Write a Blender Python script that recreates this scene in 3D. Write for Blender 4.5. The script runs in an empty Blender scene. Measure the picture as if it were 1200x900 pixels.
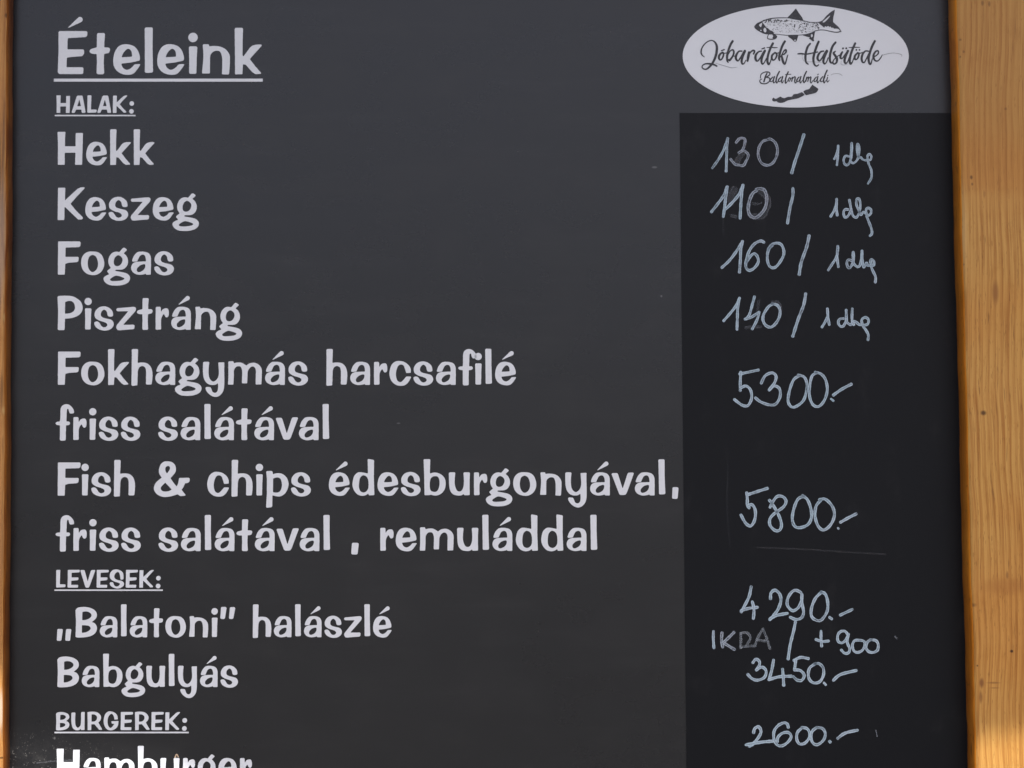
import bpy, bmesh, math, random
import numpy as np
from mathutils import Vector, Matrix
from mathutils.geometry import delaunay_2d_cdt

random.seed(7)
sc = bpy.context.scene
COL = sc.collection

# ------------------------------------------------------------------ camera, sky, sun, exposure
PX = 0.0006            # metres per photograph pixel at the board
DIST = 1.5             # camera to board
TILT = math.radians(4.0)   # the camera looks up at the upright board by this angle
ZC = 0.80              # height of the picture centre above the ground

cam = bpy.data.cameras.new('camera')
cam.sensor_width = 36.0
cam.lens = 36.0 * DIST / (1200 * PX)
cam.clip_start = 0.05
cam.clip_end = 500
co = bpy.data.objects.new('camera', cam)
co.location = (0, -DIST * math.cos(TILT), ZC - DIST * math.sin(TILT))
co.rotation_euler = (math.radians(90) + TILT, 0, 0)
COL.objects.link(co)
sc.camera = co

SUN_EL = math.radians(68)
SUN_AZ = math.radians(14)      # towards the right, in front of the board
SUN_VEC = Vector((math.sin(SUN_AZ) * math.cos(SUN_EL), -math.cos(SUN_AZ) * math.cos(SUN_EL), math.sin(SUN_EL)))

w = bpy.data.worlds.new('World')
sc.world = w
w.use_nodes = True
wn = w.node_tree
bg = wn.nodes['Background']
sky = wn.nodes.new('ShaderNodeTexSky')
sky.sky_type = 'NISHITA'
sky.sun_disc = False
sky.sun_elevation = SUN_EL
sky.sun_rotation = math.pi - SUN_AZ
sky.air_density = 0.5
sky.dust_density = 5.0
sky.ozone_density = 0.2
wn.links.new(sky.outputs[0], bg.inputs[0])
bg.inputs[1].default_value = 0.15

sl = bpy.data.lights.new('sun', 'SUN')
sl.energy = 4.4
sl.angle = math.radians(0.4)
sl.color = (1.0, 0.97, 0.93)
so = bpy.data.objects.new('sun', sl)
so.rotation_euler = SUN_VEC.to_track_quat('Z', 'Y').to_euler()
so.location = (1, -3, 6)
COL.objects.link(so)

sc.view_settings.view_transform = 'Standard'
sc.view_settings.look = 'None'
sc.view_settings.gamma = 1
sc.view_settings.exposure = 1.05
sc.view_settings.use_curve_mapping = False

# ------------------------------------------------------------------ board space
# local axes of the board: x right, z up along the face, y into the board (front is -y)
def loc(px, py, h=0.0):
    """point on the plane lying h metres in front of the board face"""
    a = (px - 600) * PX / DIST
    b = (450 - py) * PX / DIST
    c, s_ = math.cos(TILT), math.sin(TILT)
    s = (DIST * c - h) / (c - b * s_)
    x = a * s
    dy, dz = s - DIST, b * s
    v = dy * s_ + dz * c
    return Vector((x, -h, v))

def world(p):
    return Matrix.Translation((0, 0, ZC)) @ p

# ------------------------------------------------------------------ material helpers
def mat(name):
    m = bpy.data.materials.new(name)
    m.use_nodes = True
    nt = m.node_tree
    return m, nt, nt.nodes['Principled BSDF'], nt.nodes, nt.links

class NT:
    def __init__(s, nt):
        s.nt = nt
    def node(s, t, **kw):
        n = s.nt.nodes.new(t)
        for k, v in kw.items():
            setattr(n, k, v)
        return n
    def link(s, a, b):
        s.nt.links.new(a, b)
    def put(s, inp, v):
        if isinstance(v, bpy.types.NodeSocket):
            s.nt.links.new(v, inp)
        else:
            inp.default_value = v
    def math(s, op, a, b=0.0, c=0.0, clamp=False):
        n = s.node('ShaderNodeMath', operation=op)
        n.use_clamp = clamp
        s.put(n.inputs[0], a); s.put(n.inputs[1], b)
        if len(n.inputs) > 2: s.put(n.inputs[2], c)
        return n.outputs[0]
    def noise(s, vec, scale=5, detail=2, rough=0.5, dist=0.0):
        n = s.node('ShaderNodeTexNoise')
        s.put(n.inputs['Vector'], vec)
        n.inputs['Scale'].default_value = scale
        n.inputs['Detail'].default_value = detail
        n.inputs['Roughness'].default_value = rough
        n.inputs['Distortion'].default_value = dist
        return n.outputs[0]
    def mapv(s, vec, scale=(1, 1, 1), loc=(0, 0, 0), rot=(0, 0, 0)):
        n = s.node('ShaderNodeMapping')
        s.put(n.inputs[0], vec)
        n.inputs['Location'].default_value = loc
        n.inputs['Rotation'].default_value = rot
        n.inputs['Scale'].default_value = scale
        return n.outputs[0]
    def rng(s, v, a, b, c=0.0, d=1.0, smooth=True):
        n = s.node('ShaderNodeMapRange')
        if smooth: n.interpolation_type = 'SMOOTHSTEP'
        s.put(n.inputs[0], v)
        for i, q in enumerate((a, b, c, d)):
            n.inputs[i + 1].default_value = q
        return n.outputs[0]
    def mix(s, f, a, b, blend='MIX'):
        n = s.node('ShaderNodeMix', data_type='RGBA', blend_type=blend)
        s.put(n.inputs[0], f)
        s.put(n.inputs[6], a); s.put(n.inputs[7], b)
        return n.outputs[2]
    def obj(s):
        return s.node('ShaderNodeTexCoord').outputs['Object']
    def sep(s, v):
        n = s.node('ShaderNodeSeparateXYZ')
        s.put(n.inputs[0], v)
        return n.outputs
    def bump(s, h, strength, dist):
        n = s.node('ShaderNodeBump')
        s.put(n.inputs['Height'], h)
        n.inputs['Strength'].default_value = strength
        n.inputs['Distance'].default_value = dist
        return n.outputs[0]
    def spot(s, X, Z, x0, z0, rx, rz, soft=0.4):
        """soft elliptical spot mask at a place of the surface"""
        dx = s.math('DIVIDE', s.math('SUBTRACT', X, x0), rx)
        dz = s.math('DIVIDE', s.math('SUBTRACT', Z, z0), rz)
        d = s.math('SQRT', s.math('ADD', s.math('MULTIPLY', dx, dx), s.math('MULTIPLY', dz, dz)))
        return s.rng(d, 1 - soft, 1 + soft, 1, 0)

def rgb(r, g, b):
    return (r, g, b, 1)

# board face --------------------------------------------------------
def make_board_mat():
    m, nt, b, N, L = mat('black_board_laminate')
    q = NT(nt)
    P = q.obj()
    X, Y, Z = q.sep(P)
    cloud = q.noise(q.mapv(P, (1, 1, 1)), 3.2, 3, 0.55)
    fine = q.noise(P, 900, 2, 0.6)
    blot = q.noise(q.mapv(P, (1, 1, 1.8), (3, 1, 2)), 17, 4, 0.6)
    col = q.mix(cloud, rgb(.0056, .0062, .0078), rgb(.0096, .0096, .0098))
    col = q.mix(q.rng(blot, .45, .75, 0, .25), col, rgb(.022, .021, .020))
    wipe = q.noise(q.mapv(P, (1.2, 1, 9), (2, 0, 7), (0, .35, 0)), 7, 5, .68)
    col = q.mix(q.rng(wipe, .50, .80, 0, .12), col, rgb(.052, .052, .053))
    col = q.mix(q.rng(q.noise(P, 420, 2, .6), .64, .78, 0, .35), col, rgb(.035, .034, .033))
    # long faint rubbed line and a few specks
    l0 = loc(560, 205)
    wob = q.math('MULTIPLY', q.math('SUBTRACT', q.noise(q.mapv(P, (1, 1, 0)), 14, 3), .5), .016)
    dz = q.math('ABSOLUTE', q.math('SUBTRACT', q.math('ADD', Z, wob), l0.z))
    streak = q.math('MULTIPLY', q.rng(dz, .0002, .0022, 1, 0), q.rng(q.noise(q.mapv(P, (1, 1, 3)), 60, 3), .5, .68))
    col = q.mix(q.math('MULTIPLY', streak, .5), col, rgb(.010, .010, .012))
    for px_, py_, r in ((654, 408, 1.4), (468, 262, 1.1), (761, 678, 2.0), (465, 495, 1.0), (586, 206, 1.5), (19, 459, 1.7), (410, 877, 1.2)):
        c = loc(px_, py_)
        col = q.mix(q.math('MULTIPLY', q.spot(X, Z, c.x, c.z, r * PX, r * PX), .75), col, rgb(.006, .006, .006))
    for px_, py_, rx, rz in ((767, 196, 3, 1.2), (467, 496, 2, .8), (775, 347, 1.2, 1.2), (64, 865, 1.2, 1.6)):
        c = loc(px_, py_)
        col = q.mix(q.math('MULTIPLY', q.spot(X, Z, c.x, c.z, rx * PX, rz * PX), .5), col, rgb(.16, .16, .16))
    # dust splashed on the lower left corner
    c = loc(55, 932)
    region = q.spot(X, Z, c.x, c.z, 85 * PX, 62 * PX, .6)
    vor = q.node('ShaderNodeTexVoronoi')
    q.put(vor.inputs['Vector'], P); vor.inputs['Scale'].default_value = 820
    dots = q.math('MULTIPLY', q.rng(vor.outputs['Distance'], .12, .36, 1, 0), q.rng(q.noise(P, 230, 3, .7), .50, .58))
    film = q.rng(q.noise(P, 120, 5, .75), .45, .75, 0, .06)
    dust = q.math('MULTIPLY', region, q.math('MAXIMUM', q.math('MULTIPLY', dots, .55), film))
    col = q.mix(dust, col, rgb(.36, .345, .32))
    q.link(col, b.inputs['Base Color'])
    rg = q.math('ADD', q.math('MULTIPLY', cloud, .10), q.math('ADD', q.math('MULTIPLY', blot, .08), .19))
    q.link(rg, b.inputs['Roughness'])
    b.inputs['Specular IOR Level'].default_value = .50
    q.link(q.bump(q.math('ADD', q.math('MULTIPLY', fine, .4), q.noise(P, 30, 2)), .12, .0004), b.inputs['Normal'])
    return m

def make_strip_mat():
    m, nt, b, N, L = mat('black_price_film')
    q = NT(nt)
    P = q.obj()
    X, Y, Z = q.sep(P)
    cloud = q.noise(P, 4.5, 3, .55)
    col = q.mix(cloud, rgb(.0024, .0030, .0046), rgb(.0040, .0045, .0056))
    ghost = q.noise(q.mapv(P, (2.0, 1, 1.1), (.4, 0, .2)), 22, 4, .65)
    col = q.mix(q.rng(ghost, .55, .80, 0, .35), col, rgb(.022, .022, .023))
    q.link(col, b.inputs['Base Color'])
    q.link(q.math('ADD', q.math('MULTIPLY', cloud, .12), .36), b.inputs['Roughness'])
    b.inputs['Specular IOR Level'].default_value = .19
    q.link(q.bump(q.noise(P, 700, 2), .08, .0003), b.inputs['Normal'])
    return m

def make_vinyl_mat():
    m, nt, b, N, L = mat('pale_grey_vinyl')
    q = NT(nt)
    P = q.node('ShaderNodeNewGeometry').outputs['Position']
    n1 = q.noise(P, 6, 3)
    n2 = q.noise(P, 260, 3, .7)
    col = q.mix(n1, rgb(.62, .640, .665), rgb(.66, .680, .70))
    col = q.mix(q.rng(n2, .5, .8, 0, .25), col, rgb(.48, .48, .50))
    q.link(col, b.inputs['Base Color'])
    b.inputs['Roughness'].default_value = .5
    b.inputs['Specular IOR Level'].default_value = .3
    return m

def make_sticker_mat():
    m, nt, b, N, L = mat('white_sticker_vinyl')
    q = NT(nt)
    P = q.obj()
    col = q.mix(q.noise(P, 9, 3), rgb(.655, .672, .695), rgb(.695, .712, .73))
    q.link(col, b.inputs['Base Color'])
    b.inputs['Roughness'].default_value = .42
    b.inputs['Specular IOR Level'].default_value = .35
    return m

def make_ink_mat():
    m, nt, b, N, L = mat('dark_printed_ink')
    q = NT(nt)
    P = q.node('ShaderNodeNewGeometry').outputs['Position']
    col = q.mix(q.rng(q.noise(P, 900, 2, .6), .45, .7), rgb(.020, .020, .024), rgb(.045, .045, .052))
    q.link(col, b.inputs['Base Color'])
    b.inputs['Roughness'].default_value = .5
    return m

def make_chalk_mat(name, amount, tint=(.40, .495, .555)):
    m, nt, b, N, L = mat(name)
    q = NT(nt)
    uv = q.node('ShaderNodeTexCoord').outputs['UV']
    U, V, _ = q.sep(uv)          # U along in metres, V across -1..1
    av = q.math('ABSOLUTE', V)
    P = q.node('ShaderNodeNewGeometry').outputs['Position']
    edge = q.rng(av, .30, .72, 0, 1)
    fall = q.rng(av, .80, 1.0, 1, 0)
    streak = q.noise(q.mapv(uv, (120, 2.3, 1)), 1.0, 3, .6)
    grain = q.noise(P, 1500, 3, .75)
    body = q.math('ADD', q.math('MULTIPLY', edge, .42), .60)
    body = q.math('ADD', body, q.math('MULTIPLY', q.math('SUBTRACT', streak, .5), .9))
    body = q.math('ADD', body, q.math('MULTIPLY', q.math('SUBTRACT', grain, .5), 1.0))
    wear = q.rng(q.noise(P, 95, 3, .6), .25, .55, .55, 1.08)
    al = q.math('MULTIPLY', q.math('MULTIPLY', body, fall), q.math('MULTIPLY', wear, amount), clamp=True)
    col = q.mix(q.noise(P, 45, 2), rgb(tint[0] * .88, tint[1] * .98, tint[2]), rgb(tint[0] * 1.12, tint[1] * 1.03, tint[2] * 1.06))
    q.link(col, b.inputs['Base Color'])
    b.inputs['Roughness'].default_value = .85
    b.inputs['Specular IOR Level'].default_value = .1
    q.link(al, b.inputs['Alpha'])
    return m

# varnished pine ----------------------------------------------------
def make_wood_mat(name, seed, marks, tone):
    m, nt, b, N, L = mat(name)
    q = NT(nt)
    P = q.obj()
    X, Y, Z = q.sep(P)
    # slow bend of the grain
    bend = q.math('MULTIPLY', q.math('SUBTRACT', q.noise(q.mapv(P, (2.0, 0, 3.0), (seed, 0, seed)), 1.6, 2), .5), .022)
    bend2 = q.math('MULTIPLY', q.math('SUBTRACT', q.noise(q.mapv(P, (10, 0, 9), (seed * 2, 0, 1)), 1.7, 2), .5), .0030)
    xs = q.math('ADD', q.math('ADD', X, bend), bend2)
    # growth rings of uneven width
    wob = q.math('ADD', xs, q.math('MULTIPLY', q.noise(q.mapv(P, (24, 0, 1.2), (seed, 0, 5)), 1.5, 1), .006))
    ph = q.math('MULTIPLY', wob, 235.0)
    fr = q.math('FRACT', ph)
    late = q.math('MULTIPLY', q.rng(fr, .25, .86), q.rng(fr, .88, 1.0, 1, 0))
    ringv = q.rng(q.noise(q.mapv(P, (60, 0, 2.5), (seed, 0, 0)), 1.2, 2), .30, .66, .25, 1)
    ring = q.math('MULTIPLY', late, ringv)
    # fibres
    comb = q.node('ShaderNodeCombineXYZ')
    q.put(comb.inputs[0], q.math('MULTIPLY', xs, 1)); q.put(comb.inputs[2], Z); q.put(comb.inputs[1], Y)
    f1 = q.noise(q.mapv(comb.outputs[0], (900, 200, 14)), 1, 3, .6)
    f2 = q.noise(q.mapv(comb.outputs[0], (2600, 200, 60)), 1, 2, .6)
    base = q.mix(q.noise(q.mapv(P, (9, 1, 3.5), (seed, 0, seed * 3)), 1.6, 3, .55), rgb(*tone[0]), rgb(*tone[1]))
    big = q.rng(q.noise(q.mapv(P, (5, 0, 8), (seed * 5, 0, seed)), 1.3, 2), .42, .68, 0, .75)
    base = q.mix(big, base, rgb(*tone[2]))
    col = q.mix(q.math('MULTIPLY', ring, .62), base, rgb(*tone[3]))
    col = q.mix(q.rng(f1, .46, .66, 0, .62), col, rgb(tone[3][0] * .9, tone[3][1] * .9, tone[3][2] * .9))
    col = q.mix(q.rng(f2, .55, .8, 0, .30), col, rgb(tone[1][0] * 1.2, tone[1][1] * 1.2, tone[1][2] * 1.3))
    # resin streaks
    st = q.noise(q.mapv(comb.outputs[0], (620, 100, 42), (seed, 0, 9)), 1, 2, .5)
    col = q.mix(q.rng(st, .64, .76, 0, .55), col, rgb(.13, .050, .014))
    po = q.noise(q.mapv(comb.outputs[0], (1500, 100, 170), (seed, 0, 2)), 1, 1, .5)
    col = q.mix(q.rng(po, .66, .74, 0, .45), col, rgb(.16, .06, .012))
    mot = q.noise(q.mapv(P, (140, 0, 55), (seed, 0, 4)), 1, 4, .65)
    col = q.mix(q.rng(mot, .50, .72, 0, .32), col, rgb(tone[3][0], tone[3][1] * 1.05, tone[3][2]))
    for (x0, z0, rx, rz, cc, a) in marks:
        col = q.mix(q.math('MULTIPLY', q.spot(X, Z, x0, z0, rx, rz, .55), a), col, rgb(*cc))
    q.link(col, b.inputs['Base Color'])
    b.inputs['Roughness'].default_value = .42
    q.link(q.math('ADD', q.math('MULTIPLY', f1, .25), .28), b.inputs['Roughness'])
    b.inputs['Coat Weight'].default_value = .06
    b.inputs['Specular IOR Level'].default_value = .2
    b.inputs['Coat Roughness'].default_value = .22
    hb = q.math('ADD', q.math('MULTIPLY', f1, .5), q.math('MULTIPLY', ring, -.6))
    q.link(q.bump(hb, .35, .0005), b.inputs['Normal'])
    return m

M_board = make_board_mat()
M_strip = make_strip_mat()
M_vinyl = make_vinyl_mat()
M_stick = make_sticker_mat()
M_ink = make_ink_mat()
M_chalk = make_chalk_mat('chalk_marker', 1.0)
M_chalk_dim = make_chalk_mat('chalk_marker_rubbed', .70, (.40, .445, .50))
M_chalk_faint = make_chalk_mat('chalk_marker_faded', .40, (.36, .40, .43))
M_smear = make_chalk_mat('chalk_smear', .14, (.36, .38, .41))
M_ghost = make_chalk_mat('chalk_ghost', .022, (.36, .38, .41))
M_line = make_chalk_mat('scuff_line', .075, (.34, .34, .35))
M_hair = make_ink_mat(); M_hair.name = 'thin_printed_ink'
M_hair.node_tree.nodes['Principled BSDF'].inputs['Alpha'].default_value = .55

# ------------------------------------------------------------------ object helpers
def link(name, me, parent=None, m=None):
    o = bpy.data.objects.new(name, me)
    COL.objects.link(o)
    if parent: o.parent = parent
    if m and me is not None and len(me.materials) == 0: me.materials.append(m)
    return o

def mesh_from(name, V, F, smooth=False):
    me = bpy.data.meshes.new(name)
    me.from_pydata([tuple(v) for v in V], [], F)
    me.update()
    if smooth:
        for p in me.polygons: p.use_smooth = True
    return me

# ------------------------------------------------------------------ outline tracer
def catmull(pts, closed, flags=None, step=6):
    """pts list of (x,y,...) tuples; flags marks corners"""
    n = len(pts)
    A = [np.array(p, float) for p in pts]
    flags = flags or [False] * n
    out = []
    rngi = range(n if closed else n - 1)
    for i in rngi:
        p1, p2 = A[i], A[(i + 1) % n]
        if flags[i] and flags[(i + 1) % n]:
            out.append(p1); continue
        if closed:
            p0 = p1 if flags[i] else A[i - 1]
            p3 = p2 if flags[(i + 1) % n] else A[(i + 2) % n]
        else:
            p0 = p1 if (i == 0 or flags[i]) else A[i - 1]
            p3 = p2 if (i == n - 2 or flags[i + 1]) else A[i + 2]
        if flags[i] is True or (not closed and i == 0): p0 = 2 * p1 - p2 if False else p1
        for k in range(step):
            t = k / step
            t2, t3 = t * t, t * t * t
            out.append(.5 * ((2 * p1) + (-p0 + p2) * t + (2 * p0 - 5 * p1 + 4 * p2 - p3) * t2 + (-p0 + 3 * p1 - 3 * p2 + p3) * t3))
    if not closed: out.append(A[-1])
    return np.array(out)

def parse(s, straight=False):
    pts, fl = [], []
    for tok in s.split():
        c = tok.endswith('c')
        if c: tok = tok[:-1]
        pts.append(tuple(float(a) for a in tok.split(',')))
        fl.append(c or straight)
    return pts, fl

def poly_mask(poly, XX, YY):
    inside = np.zeros(XX.shape, bool)
    n = len(poly)
    j = n - 1
    for i in range(n):
        xi, yi = poly[i]; xj, yj = poly[j]
        if yi != yj:
            c = ((yi > YY) != (yj > YY)) & (XX < (xj - xi) * (YY - yi) / (yj - yi) + xi)
            inside ^= c
        j = i
    return inside

class Canvas:
    """Draws an outline in unit space, rounds it a little and turns it into a thin solid."""
    def __init__(s, x0, y0, x1, y1, res, sigma):
        pad = 4 * sigma + 1.0
        s.x0, s.y0, s.res, s.sigma = x0 - pad, y0 - pad, res, sigma
        nx = int((x1 - x0 + 2 * pad) * res) + 2
        ny = int((y1 - y0 + 2 * pad) * res) + 2
        s.xs = s.x0 + np.arange(nx) / res
        s.ys = s.y0 + np.arange(ny) / res
        s.XX, s.YY = np.meshgrid(s.xs, s.ys)
        s.G = np.zeros((ny, nx), np.float32)
    def poly(s, P, val=1.0):
        s.G[poly_mask(P, s.XX, s.YY)] = val
    def stroke(s, P):
        """P rows x, y, width"""
        for a, b in zip(P[:-1], P[1:]):
            r = max(a[2], b[2]) / 2 + 2 / s.res
            i0 = max(0, int((min(a[0], b[0]) - r - s.x0) * s.res)); i1 = int((max(a[0], b[0]) + r - s.x0) * s.res) + 2
            j0 = max(0, int((min(a[1], b[1]) - r - s.y0) * s.res)); j1 = int((max(a[1], b[1]) + r - s.y0) * s.res) + 2
            X = s.XX[j0:j1, i0:i1]; Y = s.YY[j0:j1, i0:i1]
            if X.size == 0: continue
            dx, dy = b[0] - a[0], b[1] - a[1]
            L2 = dx * dx + dy * dy + 1e-9
            t = np.clip(((X - a[0]) * dx + (Y - a[1]) * dy) / L2, 0, 1)
            d = np.hypot(X - a[0] - t * dx, Y - a[1] - t * dy)
            rr = (a[2] + (b[2] - a[2]) * t) / 2
            v = np.clip((rr - d) * s.res + .5, 0, 1)
            s.G[j0:j1, i0:i1] = np.maximum(s.G[j0:j1, i0:i1], v)
    def circle(s, x, y, r, val=1):
        s.G[(s.XX - x) ** 2 + (s.YY - y) ** 2 < r * r] = val
    def loops(s, tol):
        sg = s.sigma * s.res
        if sg > .3:
            k = int(3 * sg) + 1
            ker = np.exp(-.5 * (np.arange(-k, k + 1) / sg) ** 2); ker /= ker.sum()
            G = np.apply_along_axis(lambda r: np.convolve(r, ker, 'same'), 0, s.G)
            G = np.apply_along_axis(lambda r: np.convolve(r, ker, 'same'), 1, G)
        else:
            G = s.G
        G = G - .5 + 1e-6
        ny, nx = G.shape
        ins = G > 0
        code = ins[:-1, :-1] * 1 + ins[:-1, 1:] * 2 + ins[1:, 1:] * 4 + ins[1:, :-1] * 8
        ji = np.argwhere((code > 0) & (code < 15))
        # edges: 0 bottom,1 right,2 top,3 left ; inside kept on the left
        T = {1: [(0, 3)], 2: [(1, 0)], 3: [(1, 3)], 4: [(2, 1)], 5: [(0, 3), (2, 1)], 6: [(2, 0)], 7: [(2, 3)],
             8: [(3, 2)], 9: [(0, 2)], 10: [(1, 0), (3, 2)], 11: [(1, 2)], 12: [(3, 1)], 13: [(0, 1)], 14: [(3, 0)]}
        def key(j, i, e):
            return (j, i, 0) if e == 0 else (j, i + 1, 1) if e == 1 else (j + 1, i, 0) if e == 2 else (j, i, 1)
        def pos(k):
            j, i, h = k
            a = G[j, i]
            if h == 0:
                b = G[j, i + 1]; t = a / (a - b)
                return (s.x0 + (i + t) / s.res, s.y0 + j / s.res)
            b = G[j + 1, i]; t = a / (a - b)
            return (s.x0 + i / s.res, s.y0 + (j + t) / s.res)
        nxt = {}
        for j, i in ji:
            for e0, e1 in T[int(code[j, i])]:
                nxt[key(j, i, e0)] = key(j, i, e1)
        loops = []
        while nxt:
            k0, k = nxt.popitem()
            L = [k0]
            while k != k0 and k in nxt:
                L.append(k); k = nxt.pop(k)
            if len(L) > 6:
                loops.append(simplify(np.array([pos(q) for q in L]), tol))
        return [l for l in loops if len(l) > 2]

def simplify(P, tol):
    n = len(P)
    k = int(np.argmax(((P - P[0]) ** 2).sum(1)))
    def rdp(a, b):
        if b <= a + 1: return []
        A, B = P[a], P[b % n]
        d = B - A
        L = math.hypot(*d) or 1e-9
        Q = P[a + 1:b]
        dist = np.abs((Q[:, 0] - A[0]) * d[1] - (Q[:, 1] - A[1]) * d[0]) / L
        m = int(np.argmax(dist))
        if dist[m] < tol: return []
        m = a + 1 + m
        return rdp(a, m) + [m] + rdp(m, b)
    ids = [0] + rdp(0, k) + [k] + rdp(k, n)
    return P[ids]

def solid(name, loops, depth, fn=None):
    """thin plate with walls; unit space x,y -> local x,z ; front at -depth"""
    V2, E = [], []
    for l in loops:
        o = len(V2)
        n = len(l)
        V2 += [Vector((float(p[0]), float(p[1]))) for p in l]
        E += [(o + i, o + (i + 1) % n) for i in range(n)]
    vo, eo, fo, *_ = delaunay_2d_cdt(V2, E, [], 0, 1e-7)
    # keep triangles that lie inside by even-odd rule
    cent = np.array([[sum(vo[i][0] for i in f) / 3, sum(vo[i][1] for i in f) / 3] for f in fo])
    keep = np.zeros(len(fo), bool)
    for l in loops:
        keep ^= poly_mask([tuple(p) for p in l], cent[:, 0], cent[:, 1])
    fn = fn or (lambda x, y: (x, y))
    pts = [fn(v[0], v[1]) for v in vo]
    n = len(pts)
    V = [(p[0], -depth, p[1]) for p in pts] + [(p[0], 0, p[1]) for p in pts]
    F = [tuple(f) for f, k in zip(fo, keep) if k]
    cnt = {}
    for f in F:
        for a, b in zip(f, f[1:] + f[:1]):
            cnt[(a, b)] = 1
    W = [(a, a + n, b + n, b) for (a, b) in cnt if (b, a) not in cnt]
    return mesh_from(name, V, F + W)

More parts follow.
